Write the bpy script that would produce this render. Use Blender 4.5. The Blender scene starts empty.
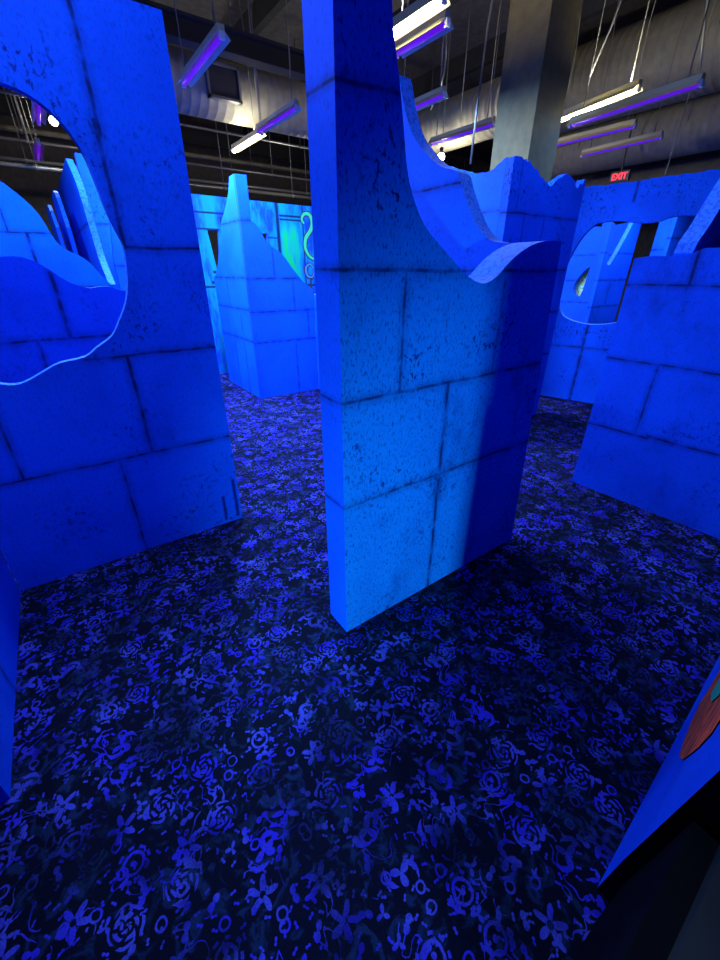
import bpy, bmesh, math, random
from mathutils import Vector, Matrix
from mathutils.geometry import tessellate_polygon
random.seed(7)
C = bpy.context.scene
COL = C.collection
R = math.radians
PI = math.pi

# ------------------------------------------------------------------ camera
cam_d = bpy.data.cameras.new('camera')
cam = bpy.data.objects.new('camera', cam_d)
COL.objects.link(cam)
cam.location = (0, 0, 1.5)
cam.rotation_euler = (R(90 - 27.7), 0, R(-35.8))
cam_d.sensor_fit = 'HORIZONTAL'
cam_d.sensor_width = 36.0
cam_d.lens = 36.0 * 396.0 / 720.0
cam_d.clip_start = 0.01
cam_d.clip_end = 100
C.camera = cam

# ------------------------------------------------------------------ world, exposure
w = bpy.data.worlds.new('world')
C.world = w
w.use_nodes = True
bg = w.node_tree.nodes['Background']
bg.inputs[0].default_value = (0.5, 0.55, 0.7, 1)
bg.inputs[1].default_value = 0.0
vs = C.view_settings
vs.view_transform = 'Standard'
vs.look = 'None'
vs.exposure = 0.0
vs.gamma = 1.0
vs.use_curve_mapping = False

UV_POWER = 60.0      # downward light of one blacklight batten
WHITE_POWER = 70.0   # one bare fluorescent tube
UV_COLOR = (0.28, 0.50, 1.0)
WHITE_COLOR = (1.0, 0.95, 0.78)


def tag(o, label=None, cat=None, group=None, kind=None):
    if label: o['label'] = label
    if cat: o['category'] = cat
    if group: o['group'] = group
    if kind: o['kind'] = kind
    return o


def empty(name, loc, rz=0, label=None, cat=None, group=None, kind=None):
    o = bpy.data.objects.new(name, None)
    COL.objects.link(o)
    o.empty_display_size = 0.1
    o.location = loc
    o.rotation_euler = (0, 0, rz)
    return tag(o, label, cat, group, kind)


# ------------------------------------------------------------------ node helpers
class NT:
    def __init__(self, name):
        self.m = bpy.data.materials.new(name)
        self.m.use_nodes = True
        self.t = self.m.node_tree
        self.b = self.t.nodes['Principled BSDF']

    def n(self, typ, **kw):
        nd = self.t.nodes.new(typ)
        for k, v in kw.items():
            setattr(nd, k, v)
        return nd

    def put(self, sock, v):
        if hasattr(v, 'is_output'):
            self.t.links.new(v, sock)
        else:
            sock.default_value = v

    def math(self, op, a, b=None, c=None, clamp=False):
        nd = self.n('ShaderNodeMath', operation=op, use_clamp=clamp)
        self.put(nd.inputs[0], a)
        if b is not None: self.put(nd.inputs[1], b)
        if c is not None: self.put(nd.inputs[2], c)
        return nd.outputs[0]

    def vmath(self, op, a, b=None):
        nd = self.n('ShaderNodeVectorMath', operation=op)
        self.put(nd.inputs[0], a)
        if b is not None: self.put(nd.inputs[1], b)
        return nd.outputs['Value'] if op in ('LENGTH', 'DISTANCE', 'DOT_PRODUCT') else nd.outputs['Vector']

    def ramp(self, v, a, b, lo=0.0, hi=1.0, smooth=True):
        nd = self.n('ShaderNodeMapRange')
        if smooth: nd.interpolation_type = 'SMOOTHSTEP'
        self.put(nd.inputs[0], v)
        for i, x in enumerate((a, b, lo, hi)):
            self.put(nd.inputs[1 + i], x)
        return nd.outputs[0]

    def mix(self, f, a, b, blend='MIX'):
        nd = self.n('ShaderNodeMix', data_type='RGBA', blend_type=blend)
        self.put(nd.inputs[0], f)
        for s, v in ((nd.inputs[6], a), (nd.inputs[7], b)):
            if hasattr(v, 'is_output'): self.t.links.new(v, s)
            else: s.default_value = (*v, 1) if len(v) == 3 else v
        return nd.outputs[2]

    def noise(self, vec, scale, detail=3, rough=0.55, dist=0.0, out=0):
        nd = self.n('ShaderNodeTexNoise')
        self.t.links.new(vec, nd.inputs['Vector'])
        nd.inputs['Scale'].default_value = scale
        nd.inputs['Detail'].default_value = detail
        nd.inputs['Roughness'].default_value = rough
        nd.inputs['Distortion'].default_value = dist
        return nd.outputs[out]

    def coord(self, which='Object'):
        return self.n('ShaderNodeTexCoord').outputs[which]

    def mapping(self, vec, loc=(0, 0, 0), scale=(1, 1, 1), rot=(0, 0, 0)):
        nd = self.n('ShaderNodeMapping')
        self.t.links.new(vec, nd.inputs[0])
        nd.inputs[1].default_value = loc
        nd.inputs[2].default_value = rot
        nd.inputs[3].default_value = scale
        return nd.outputs[0]


def plain(name, col, rough=0.6, metal=0.0, emit=None, strength=0.0, grain=0.0):
    t = NT(name)
    t.b.inputs['Roughness'].default_value = rough
    t.b.inputs['Metallic'].default_value = metal
    t.b.inputs['Base Color'].default_value = (*col, 1)
    if grain:
        nz = t.noise(t.coord(), 9.0, 4)
        f = t.ramp(nz, 0.3, 0.7, 1 - grain, 1 + grain, smooth=False)
        mul = t.vmath('SCALE', col)
        nd = mul.node
        t.put(nd.inputs['Scale'], f)
        t.t.links.new(mul, t.b.inputs['Base Color'])
    if emit:
        t.b.inputs['Emission Color'].default_value = (*emit, 1)
        t.b.inputs['Emission Strength'].default_value = strength
    return t.m


# blue fluorescing paint with spray-painted block joints; segs are (s0, z0, s1, z1) on the panel
BLUE = (0.001, 0.095, 0.80)
TEALB = (0.001, 0.090, 0.62)


def paint(name, segs, base=BLUE, speck=0.5, grain=None, seed=0.0, jw=0.022, marks=(), stain=0.35, dark=(0.0, 0.006, 0.10)):
    t = NT(name)
    co = t.coord('Object')
    sep = t.n('ShaderNodeSeparateXYZ')
    t.t.links.new(co, sep.inputs[0])
    com = t.n('ShaderNodeCombineXYZ')
    t.t.links.new(sep.outputs[0], com.inputs[0])
    t.t.links.new(sep.outputs[2], com.inputs[2])
    flat = com.outputs[0]
    # wobble
    wob = t.noise(co, 5.0, 2, out=1)
    wob = t.vmath('SUBTRACT', wob, (0.5, 0.5, 0.5))
    wob = t.vmath('MULTIPLY', wob, (0.018, 0, 0.018))
    p = t.vmath('ADD', flat, wob)
    d = None
    for s in segs:
        c = ((s[0] + s[2]) / 2, 0, (s[1] + s[3]) / 2)
        h = (abs(s[2] - s[0]) / 2, 0, abs(s[3] - s[1]) / 2)
        q = t.vmath('SUBTRACT', p, c)
        q = t.vmath('ABSOLUTE', q)
        q = t.vmath('SUBTRACT', q, h)
        q = t.vmath('MAXIMUM', q, (0, 0, 0))
        L = t.vmath('LENGTH', q)
        if len(s) > 4: L = t.math('MULTIPLY', L, 1.0 / s[4])
        d = L if d is None else t.math('MINIMUM', d, L)
    n1 = t.noise(t.mapping(co, loc=(seed, seed * 2, seed)), 2.2, 4)
    col = t.mix(t.ramp(n1, 0.35, 0.75, 0, 1), base, tuple(x * y for x, y in zip(base, (1, 0.72, 0.84))))
    # cloudy darker grime
    n2 = t.noise(t.mapping(co, loc=(seed * 3, 1, seed), scale=(1, 1, 0.6)), 3.5, 6, 0.65)
    col = t.mix(t.ramp(n2, 0.52, 0.78, 0, stain), col, dark)
    # fine grain
    n3 = t.noise(t.mapping(co, scale=(1, 1, 0.5)), 105.0, 4, 0.65)
    col = t.mix(t.ramp(n3, 0.50, 0.68, 0, grain if grain else 0.25 + 0.2 * speck), col, dark)
    # scattered speckles
    n4 = t.noise(t.mapping(co, loc=(seed, 4, 2), scale=(1, 1, 0.7)), 38.0, 4, 0.7)
    patch = t.ramp(t.noise(t.mapping(co, loc=(seed, seed, 9)), 3.0, 3), 0.45, 0.68, 0.0, 1.0)
    sp = t.math('MULTIPLY', t.ramp(n4, 0.545, 0.60, 0, 1), patch)
    col = t.mix(t.math('MULTIPLY', sp, min(1.0, speck * 1.5)), col, dark)
    if d is not None:
        core = t.ramp(d, 0.002, jw * 0.55, 1.0, 0.0)
        soft = t.ramp(d, 0.0, jw * 2.0, 0.45, 0.0)
        brk = t.ramp(t.noise(co, 11.0, 3), 0.35, 0.6, 0.45, 1.0)
        j = t.math('MULTIPLY', t.math('MAXIMUM', core, soft), brk)
        col = t.mix(t.math('MULTIPLY', j, 0.9), col, (0.0, 0.003, 0.06))
    md = None
    for s in marks:
        c = ((s[0] + s[2]) / 2, 0, (s[1] + s[3]) / 2)
        h = (abs(s[2] - s[0]) / 2, 0, abs(s[3] - s[1]) / 2)
        q = t.vmath('MAXIMUM', t.vmath('SUBTRACT', t.vmath('ABSOLUTE', t.vmath('SUBTRACT', p, c)), h), (0, 0, 0))
        L = t.vmath('LENGTH', q)
        md = L if md is None else t.math('MINIMUM', md, L)
    if md is not None:
        col = t.mix(t.ramp(md, 0.0, 0.012, 0.85, 0.0), col, (0.0, 0.004, 0.11))
    t.t.links.new(col, t.b.inputs['Base Color'])
    t.b.inputs['Roughness'].default_value = 0.75
    t.b.inputs['Specular IOR Level'].default_value = 0.12
    bp = t.n('ShaderNodeBump')
    bp.inputs['Strength'].default_value = 0.12
    bp.inputs['Distance'].default_value = 0.004
    t.t.links.new(n3, bp.inputs['Height'])
    t.t.links.new(bp.outputs[0], t.b.inputs['Normal'])
    return t.m


def cut_paint():
    t = NT('cut edge paint')
    co = t.coord()
    n = t.noise(co, 55.0, 4, 0.65)
    col = t.mix(t.ramp(n, 0.46, 0.60, 0, 0.7), (0.014, 0.15, 0.82), (0.0, 0.04, 0.42))
    t.t.links.new(col, t.b.inputs['Base Color'])
    t.b.inputs['Roughness'].default_value = 0.7
    t.b.inputs['Specular IOR Level'].default_value = 0.15
    return t.m


M_CUT = cut_paint()


# ------------------------------------------------------------------ mesh helpers
def link_mesh(name, bm, mats, parent=None, smooth=False):
    me = bpy.data.meshes.new(name)
    bmesh.ops.recalc_face_normals(bm, faces=bm.faces)
    bm.to_mesh(me)
    bm.free()
    for m in (mats if isinstance(mats, (list, tuple)) else [mats]):
        me.materials.append(m)
    if smooth:
        for p in me.polygons: p.use_smooth = True
    o = bpy.data.objects.new(name, me)
    COL.objects.link(o)
    if parent: o.parent = parent
    return o


def bx(bm, lo, hi, mat=0):
    v = [bm.verts.new((x, y, z)) for x in (lo[0], hi[0]) for y in (lo[1], hi[1]) for z in (lo[2], hi[2])]
    for f in ((0, 1, 3, 2), (4, 6, 7, 5), (0, 4, 5, 1), (2, 3, 7, 6), (0, 2, 6, 4), (1, 5, 7, 3)):
        bm.faces.new([v[i] for i in f]).material_index = mat


def tube(bm, pts, r, seg=8, cap=True, mat=0):
    pts = [Vector(p) for p in pts]
    rings = []
    up = Vector((0, 0, 1))
    for i, p in enumerate(pts):
        a = pts[max(i - 1, 0)]
        b = pts[min(i + 1, len(pts) - 1)]
        d = (b - a).normalized()
        ref = up if abs(d.dot(up)) < 0.95 else Vector((1, 0, 0))
        u = d.cross(ref).normalized()
        v = u.cross(d).normalized()
        rr = r[i] if isinstance(r, (list, tuple)) else r
        rings.append([bm.verts.new(p + rr * (math.cos(2 * PI * k / seg) * u + math.sin(2 * PI * k / seg) * v)) for k in range(seg)])
    for a, b in zip(rings, rings[1:]):
        for k in range(seg):
            f = bm.faces.new((a[k], a[(k + 1) % seg], b[(k + 1) % seg], b[k]))
            f.smooth = True
            f.material_index = mat
    if cap:
        for ring in (rings[0], rings[-1]):
            bm.faces.new(ring).material_index = mat


def spline(pts, n=5):
    """catmull-rom through the points, open ended"""
    P = [Vector(p) for p in pts]
    out = []
    for i in range(len(P) - 1):
        p0 = P[max(i - 1, 0)]; p1 = P[i]; p2 = P[i + 1]; p3 = P[min(i + 2, len(P) - 1)]
        for k in range(n):
            t = k / n
            out.append(tuple(0.5 * ((2 * p1) + (p2 - p0) * t + (2 * p0 - 5 * p1 + 4 * p2 - p3) * t * t + (3 * p1 - p0 - 3 * p2 + p3) * t ** 3)))
    out.append(tuple(P[-1]))
    return out


def ragged(pts, amp=0.006, step=0.02):
    """a torn-looking cut through the points"""
    out = []
    for a, b in zip(pts, pts[1:]):
        L = math.hypot(b[0] - a[0], b[1] - a[1])
        n = max(1, int(L / step))
        for k in range(n):
            t = k / n
            out.append((a[0] + (b[0] - a[0]) * t + random.uniform(-amp, amp) * (k > 0),
                        a[1] + (b[1] - a[1]) * t + random.uniform(-amp, amp) * (k > 0)))
    out.append(pts[-1])
    return out


def slab(name, outline, th, mats, parent=None, holes=()):
    """upright board: outline in (s, z), front face at y = 0, back at y = th; cut edges take material 1"""
    bm = bmesh.new()
    loops = [list(outline)] + [list(h) for h in holes]
    flat = [p for l in loops for p in l]
    tris = tessellate_polygon([[Vector((p[0], p[1], 0)) for p in l] for l in loops])
    fv = [bm.verts.new((p[0], 0, p[1])) for p in flat]
    bv = [bm.verts.new((p[0], th, p[1])) for p in flat]
    for a, b, c in tris:
        try:
            bm.faces.new((fv[a], fv[b], fv[c])).material_index = 0
            bm.faces.new((bv[c], bv[b], bv[a])).material_index = 0
        except ValueError:
            pass
    i0 = 0
    for l in loops:
        n = len(l)
        for k in range(n):
            a, b = i0 + k, i0 + (k + 1) % n
            dx = l[(k + 1) % n][0] - l[k][0]
            dz = l[(k + 1) % n][1] - l[k][1]
            straight = abs(dx) < 0.02 and abs(dz) > 0.3
            f = bm.faces.new((fv[a], fv[b], bv[b], bv[a]))
            f.material_index = (2 if len(mats) > 2 else 0) if straight else 1
        i0 += n
    return link_mesh(name, bm, mats, parent)


def panel(name, loc, rz, outline, th, mat, label=None, cat=None, holes=(), parent=None, group=None, cut=None, end=None):
    o = slab(name, outline, th, [mat, cut or M_CUT] + ([end] if end else []), parent, holes)
    o.location = loc
    o.rotation_euler = (0, 0, rz)
    return tag(o, label, cat, group)


# ------------------------------------------------------------------ carpet
def carpet():
    t = NT('blacklight carpet')
    co = t.coord('Object')
    wob = t.vmath('MULTIPLY', t.vmath('SUBTRACT', t.noise(co, 22.0, 2, out=1), (0.5, 0.5, 0.5)), (0.012, 0.012, 0))
    p = t.vmath('ADD', co, wob)

    def cell(scale, off, rnd=0.75):
        q = t.mapping(p, loc=(off, off * 0.7, 0))
        v = t.n('ShaderNodeTexVoronoi', voronoi_dimensions='2D', feature='F1')
        t.t.links.new(q, v.inputs['Vector'])
        v.inputs['Scale'].default_value = scale
        v.inputs['Randomness'].default_value = rnd
        loc = t.vmath('SUBTRACT', q, v.outputs['Position'])
        s = t.n('ShaderNodeSeparateXYZ'); t.t.links.new(loc, s.inputs[0])
        cc = t.n('ShaderNodeCombineXYZ'); t.t.links.new(s.outputs[0], cc.inputs[0]); t.t.links.new(s.outputs[1], cc.inputs[1])
        r = t.vmath('LENGTH', cc.outputs[0])
        ang = t.math('ARCTAN2', s.outputs[1], s.outputs[0])
        col = t.n('ShaderNodeSeparateColor'); t.t.links.new(v.outputs['Color'], col.inputs[0])
        ang = t.math('ADD', ang, t.math('MULTIPLY', col.outputs[1], 6.283))
        return r, ang, col.outputs[0], col.outputs[2]

    def AND(a, b): return t.math('MULTIPLY', a, b)
    def band(x, lo, hi): return AND(t.math('GREATER_THAN', x, lo), t.math('LESS_THAN', x, hi))
    def OR(a, b): return t.math('MAXIMUM', a, b)
    layers = None

    # large motifs: roses (concentric broken rings), petal flowers, rings, fans
    r, a, k, k2 = cell(7.0, 0.0, 0.6)
    spir = t.math('FRACT', t.math('ADD', t.math('MULTIPLY', r, 62.0), t.math('DIVIDE', a, 6.283)))
    brk = t.math('GREATER_THAN', t.math('SINE', t.math('ADD', t.math('MULTIPLY', a, 5.0), t.math('MULTIPLY', r, 130.0))), -0.55)
    rose = AND(AND(band(spir, 0.0, 0.52), t.math('LESS_THAN', r, 0.046)), brk)
    pet = t.math('LESS_THAN', r, t.math('ADD', 0.026, t.math('MULTIPLY', t.math('SINE', t.math('MULTIPLY', a, 5.0)), 0.017)))
    pet = AND(pet, t.math('GREATER_THAN', r, 0.0085))
    ring = OR(band(r, 0.022, 0.030), t.math('LESS_THAN', r, 0.007))
    ring = OR(ring, AND(band(r, 0.036, 0.044), t.math('GREATER_THAN', t.math('SINE', t.math('MULTIPLY', a, 8.0)), 0.1)))
    tri = t.math('LESS_THAN', r, t.math('ADD', 0.018, t.math('MULTIPLY', t.math('SINE', t.math('MULTIPLY', a, 3.0)), 0.0135)))
    tail = AND(band(r, 0.028, 0.05), t.math('GREATER_THAN', t.math('SINE', t.math('ADD', t.math('MULTIPLY', a, 2.0), t.math('MULTIPLY', r, 90.0))), 0.75))
    tri = OR(tri, tail)
    L1 = OR(OR(AND(rose, band(k, -1, 0.34)), AND(pet, band(k, 0.34, 0.56))), OR(AND(ring, band(k, 0.56, 0.72)), AND(tri, band(k, 0.72, 1.1))))
    # middle motifs: blobs, leaves, little rings
    r, a, k, k2 = cell(15.0, 3.1, 0.9)
    leaf = t.math('LESS_THAN', r, t.math('ADD', 0.0115, t.math('MULTIPLY', t.math('SINE', t.math('MULTIPLY', a, 2.0)), 0.0085)))
    lring = band(r, 0.010, 0.0155)
    three = t.math('LESS_THAN', r, t.math('ADD', 0.010, t.math('MULTIPLY', t.math('SINE', t.math('MULTIPLY', a, 3.0)), 0.009)))
    L2 = OR(OR(AND(leaf, band(k, 0.10, 0.42)), AND(lring, band(k, 0.42, 0.58))), AND(three, band(k, 0.58, 0.86)))
    # small dots and dashes
    r, a, k, k2 = cell(34.0, 7.7, 1.0)
    dash = t.math('LESS_THAN', r, t.math('ADD', 0.0048, t.math('MULTIPLY', t.math('SINE', t.math('MULTIPLY', a, 2.0)), 0.0036)))
    L3 = AND(dash, t.math('GREATER_THAN', k, 0.52))
    # curling squiggles
    nz = t.noise(t.mapping(co, loc=(5, 5, 0)), 13.0, 1.5, 0.4, 1.2)
    sq = band(nz, 0.485, 0.512)
    sq = AND(sq, t.math('GREATER_THAN', t.noise(t.mapping(co, loc=(2, 8, 0)), 9.0, 1), 0.53))
    m = OR(OR(L1, L2), OR(L3, sq))
    # broad areas where the pattern is denser / sparser
    dens = t.ramp(t.noise(t.mapping(co, loc=(9, 1, 0)), 4.5, 2), 0.36, 0.60, 0.14, 1.0)
    fib = t.ramp(t.noise(co, 160.0, 3, 0.7), 0.3, 0.7, 0.55, 1.15)
    mm = AND(AND(m, dens), fib)
    # teal-grey under-pattern in the pile
    g = t.ramp(t.noise(t.mapping(co, loc=(3, 3, 0)), 16.0, 3, 0.6, 1.5), 0.5, 0.66, 0.0, 1.0)
    base = t.mix(g, (0.0025, 0.0035, 0.012), (0.007, 0.016, 0.055))
    tone = t.mix(t.ramp(t.noise(co, 6.0, 2), 0.4, 0.6, 0, 1), (0.026, 0.018, 0.46), (0.052, 0.058, 0.43))
    c = t.mix(mm, base, tone)
    t.t.links.new(c, t.b.inputs['Base Color'])
    t.b.inputs['Roughness'].default_value = 0.95
    t.b.inputs['Specular IOR Level'].default_value = 0.05
    bp = t.n('ShaderNodeBump')
    bp.inputs['Strength'].default_value = 0.5
    bp.inputs['Distance'].default_value = 0.004
    t.t.links.new(t.noise(co, 210.0, 2), bp.inputs['Height'])
    t.t.links.new(bp.outputs[0], t.b.inputs['Normal'])
    return t.m


# ------------------------------------------------------------------ room shell
X0, X1, Y0, Y1, ZC = -5.0, 15.0, -4.0, 14.0, 5.3
M_SHELL = plain('black wall paint', (0.085, 0.070, 0.050), 0.8, grain=0.3)
M_CEIL = plain('black deck paint', (0.11, 0.10, 0.08), 0.8, grain=0.3)
M_STEEL = plain('black steel', (0.030, 0.029, 0.026), 0.85, grain=0.2)
M_DUCT = plain('grey painted duct', (0.34, 0.31, 0.20), 0.6, 0.0, grain=0.15)
M_DUCTD = plain('dark painted duct', (0.22, 0.20, 0.13), 0.6, 0.0, grain=0.15)
M_COL = plain('grey column paint', (0.19, 0.15, 0.05), 0.7, grain=0.2)
M_PIPE = plain('grey conduit', (0.22, 0.22, 0.21), 0.4, 0.5)
M_WHITE = plain('white enamel', (0.62, 0.56, 0.30), 0.4)
M_CORD = plain('pale cable', (0.16, 0.15, 0.12), 0.6)
M_TUBE_UV = plain('blacklight glass', (0.1, 0.02, 0.3), 0.3, emit=(0.10, 0.005, 0.55), strength=1.0)
M_TUBE_W = plain('lit fluorescent glass', (0.9, 0.9, 0.8), 0.3, emit=(1.0, 0.93, 0.62), strength=26.0)
M_BULB = plain('lit bulb glass', (0.9, 0.9, 0.8), 0.3, emit=(1.0, 0.96, 0.85), strength=14.0)
M_CLIP = plain('clear plastic clip', (0.75, 0.75, 0.75), 0.2)
M_BLACK = plain('black trim paint', (0.004, 0.004, 0.006), 0.6)
M_BLACK.node_tree.nodes['Principled BSDF'].inputs['Specular IOR Level'].default_value = 0.02
M_GREYTOP = plain('dark grey vinyl', (0.009, 0.010, 0.009), 0.6, grain=0.2)


def struct(name, lo, hi, mat):
    bm = bmesh.new()
    bx(bm, lo, hi)
    return tag(link_mesh(name, bm, mat), kind='structure')


bm = bmesh.new()
bx(bm, (X0, Y0, -0.1), (X1, Y1, 0.0))
tag(link_mesh('floor', bm, carpet()), kind='structure')
struct('ceiling', (X0, Y0, ZC), (X1, Y1, ZC + 0.1), M_CEIL)
struct('wall_back', (X0, Y1, 0), (X1, Y1 + 0.1, ZC), M_SHELL)
struct('wall_right', (X1, Y0, 0), (X1 + 0.1, Y1, ZC), M_SHELL)
struct('wall_left', (X0 - 0.1, Y0, 0), (X0, Y1, ZC), M_SHELL)
struct('wall_front', (X0, Y0 - 0.1, 0), (X1, Y0, ZC), M_SHELL)


def column(x, y, w_, label):
    r = empty('steel_column', (x, y, 0), label=label, cat='column', kind='structure')
    bm = bmesh.new()
    bx(bm, (0, 0, 0), (w_, w_, ZC))
    link_mesh('column_shaft', bm, M_COL, r)
    bm = bmesh.new()
    bx(bm, (-0.02, -0.02, 0), (w_ + 0.02, w_ + 0.02, 0.15))
    link_mesh('column_base', bm, M_STEEL, r)
    return r


# (the column is built with the ceiling structure below)

# ------------------------------------------------------------------ maze walls
H = 2.44
GAPX = 0.002

# centre freestanding wall, L-shaped in plan
cw = empty('maze_wall', (0.72, 1.105, 0), 0,
           'tall blue block-painted maze wall in the centre with a deep scooped notch in its top', 'maze wall')
front = [(0, 0), (1.262, 0), (1.151, 1.619), (1.024, 1.614), (0.925, 1.593), (0.843, 1.557), (0.788, 1.521), (0.736, 1.483),
         (0.661, 1.461), (0.564, 1.490), (0.443, 1.561), (0.336, 1.632), (0.277, 1.707), (0.248, 1.774), (0.228, 1.866), (0.205, 1.969), (0.175, 2.093), (0.16, H)]
outl = [front[0], front[1]] + spline(front[2:], 4) + [(0, H)]
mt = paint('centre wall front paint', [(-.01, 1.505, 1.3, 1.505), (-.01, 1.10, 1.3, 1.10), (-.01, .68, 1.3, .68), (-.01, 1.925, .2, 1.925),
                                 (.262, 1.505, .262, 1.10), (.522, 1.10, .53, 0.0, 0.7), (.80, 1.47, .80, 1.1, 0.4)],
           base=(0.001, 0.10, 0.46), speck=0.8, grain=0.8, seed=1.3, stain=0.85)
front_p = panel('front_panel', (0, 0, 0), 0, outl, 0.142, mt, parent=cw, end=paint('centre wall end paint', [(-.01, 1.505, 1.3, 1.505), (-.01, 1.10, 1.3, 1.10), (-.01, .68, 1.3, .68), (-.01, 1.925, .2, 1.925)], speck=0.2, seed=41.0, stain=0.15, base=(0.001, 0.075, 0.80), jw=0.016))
side = [(0.139, 2.405), (0.189, 2.280), (0.264, 2.160), (0.367, 2.070), (0.487, 1.992), (0.610, 1.949), (0.662, 1.868), (0.722, 1.778), (0.787, 1.697), (0.871, 1.641), (0.962, 1.624)]
outl = [(0, 0), (1.088, 0), (1.088, 1.615)] + spline(side[::-1], 4) + [(0.12, H), (0, H)]
mt = paint('centre wall side paint', [(0, 1.90, 1.3, 1.90), (0, 1.505, 1.3, 1.505), (0, 1.1, 1.3, 1.1), (0, .68, 1.3, .68)], speck=0.6, seed=2.2)
panel('side_panel', (1.14, 1.245, 0), R(-90), outl, 0.09, mt, parent=cw)

# left wall with the torn window
lp = [(0.605, 2.111), (0.659, 2.099), (0.717, 2.069), (0.767, 2.021), (0.796, 1.972), (0.815, 1.927), (0.826, 1.871), (0.835, 1.810), (0.847, 1.733),
      (0.863, 1.675), (0.880, 1.610), (0.876, 1.542), (0.860, 1.450), (0.832, 1.369), (0.782, 1.287), (0.737, 1.226), (0.666, 1.182),
      (0.602, 1.142), (0.498, 1.126), (0.433, 1.098), (0.335, 1.055), (0.262, 1.062), (0.19, 1.12), (0.15, 1.25), (0.17, 1.5), (0.2, 1.75), (0.3, 1.98), (0.45, 2.09)]
mt = paint('left wall paint', [(.895, 2.44, .892, 2.0), (.885, 2.05, .880, 1.6), (.87, 1.603, 1.25, 1.603), (.6, 1.13, 1.25, 1.13), (-.01, .602, 1.25, .602),
                         (.78, 1.13, .775, .6), (.612, .6, .612, 0), (-.01, 1.13, .2, 1.13), (.2, .6, .2, 1.1)],
           speck=0.55, seed=4.1, marks=[(1.185, .03, 1.195, .30), (1.105, .03, 1.113, .20)])
panel('maze_wall', (-0.528, 2.34, 0), 0, [(0, 0), (1.217, 0), (1.225, H), (0, H)], 0.045, mt,
      'full-height blue maze wall at left with a big wavy torn opening and dark finger marks at its foot', 'maze wall',
      holes=[spline(lp + [lp[0]], 3)[:-1]])

# near left wall, runs towards the camera
mt = paint('near left paint', [(-.1, .60, 1.3, .60), (.45, .6, .45, 0), (.75, 1.13, .75, .6), (-.1, 1.13, 1.3, 1.13), (.7, .35, 1.18, .35, .5)], speck=0.3, seed=6.1)
panel('maze_wall', (-0.532, 1.19, 0), R(90), [(0, 0), (1.148, 0), (1.148, 1.05), (0.6, 1.0), (0, 0.9)], 0.09, mt,
      'low blue maze wall cut off by the left edge of the photo, meeting the torn-window wall at a corner', 'maze wall')

# right wall
rt = [(0.0, 1.575), (0.05, 1.583), (0.099, 1.586), (0.200, 1.583), (0.276, 1.585), (0.32, 1.606), (0.355, 1.619), (0.418, 1.619), (.6, 1.64), (0.9, 1.8), (1.3, 2.1), (1.8, 2.3), (2.2, 2.3)]
mt = paint('right wall paint', [(-.01, 1.43, 2.2, 1.43), (-.01, .975, 2.2, .975), (-.01, .50, .4, .50), (.4, .515, 2.2, .515), (.335, 1.62, .33, 1.43), (.32, .97, .32, .52), (1.1, 1.43, 1.1, .97)],
           speck=0.5, seed=8.8, stain=0.5, jw=0.02)
panel('maze_wall', (3.05, 1.297, 0), R(-90), [(0, 0), (2.2, 0)] + spline(rt, 4)[::-1], 0.10, mt,
      'blue maze wall at the right edge with an almost level waist-high cut top and large dark stains', 'maze wall')

# wall at right angles behind the right wall, its cut edge climbing to the right
pf = [(0.0, 1.60), (0.026, 1.66), (0.10, 1.73), (0.181, 1.827), (0.30, 1.97), (0.5, 2.2), (0.8, H)]
mt = paint('crosswise right paint', [(0, 1.43, 1.3, 1.43), (0, 1.9, 1.3, 1.9)], speck=0.5, seed=9.2)
panel('maze_wall', (3.155, 1.03, 0), 0, [(0, 0), (1.2, 0), (1.2, H)] + spline(pf, 4)[::-1], 0.10, mt,
      'blue maze wall behind the right-hand wall, showing a pale speckled cut edge climbing to the right', 'maze wall')

# box with the jagged peak, in front of the column
pk = empty('maze_wall', (3.262, 2.463, 0), 0, 'blue corner maze wall with a jagged torn peak, standing in front of the grey column', 'maze wall')
pfp = [(0.0, 2.300), (0.04, 2.308), (0.093, 2.309), (0.223, 2.283), (0.336, 2.243), (0.423, 2.205), (0.544, 2.158), (0.600, 2.185), (0.66, 2.225), (0.74, 2.262),
       (0.83, 2.262), (0.917, 2.235), (0.96, 2.19), (0.991, 2.185), (1.01, 2.215), (1.044, 2.229), (1.06, 2.20), (1.075, 2.26), (1.105, 2.255)]
mt = paint('peak front paint', [(0, 1.94, 1.2, 1.94), (0, 1.52, 1.2, 1.52), (0, 1.13, 1.2, 1.13), (0, .705, 1.2, .705), (.25, 1.94, .25, 1.52, .5), (.55, 1.94, .55, 1.52, .5), (.12, 2.3, .12, 1.94, .4)], speck=0.85, seed=3.7)
panel('front_panel', (0, 0, 0), 0, [(0, 0), (1.105, 0)] + ragged(pfp, 0.010, 0.022)[::-1], 0.07, mt, parent=pk, cut=mt)
ps = [(0.0, 2.42), (0.2, 2.37), (0.359, 2.336), (0.482, 2.300), (0.600, 2.261), (0.711, 2.242), (0.816, 2.240), (0.887, 2.275), (0.947, 2.304), (0.965, 2.306)]
mt = paint('peak side paint', [(0, 1.955, 1.1, 1.955), (0, 1.52, 1.1, 1.52), (0, 1.13, 1.1, 1.13)], speck=0.6, seed=5.5)
panel('side_panel', (0.0, 1.037, 0), R(-90), [(0, 0), (0.965, 0)] + ragged(ps, 0.007, 0.03)[::-1], 0.07, mt, parent=pk, cut=mt)

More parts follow.
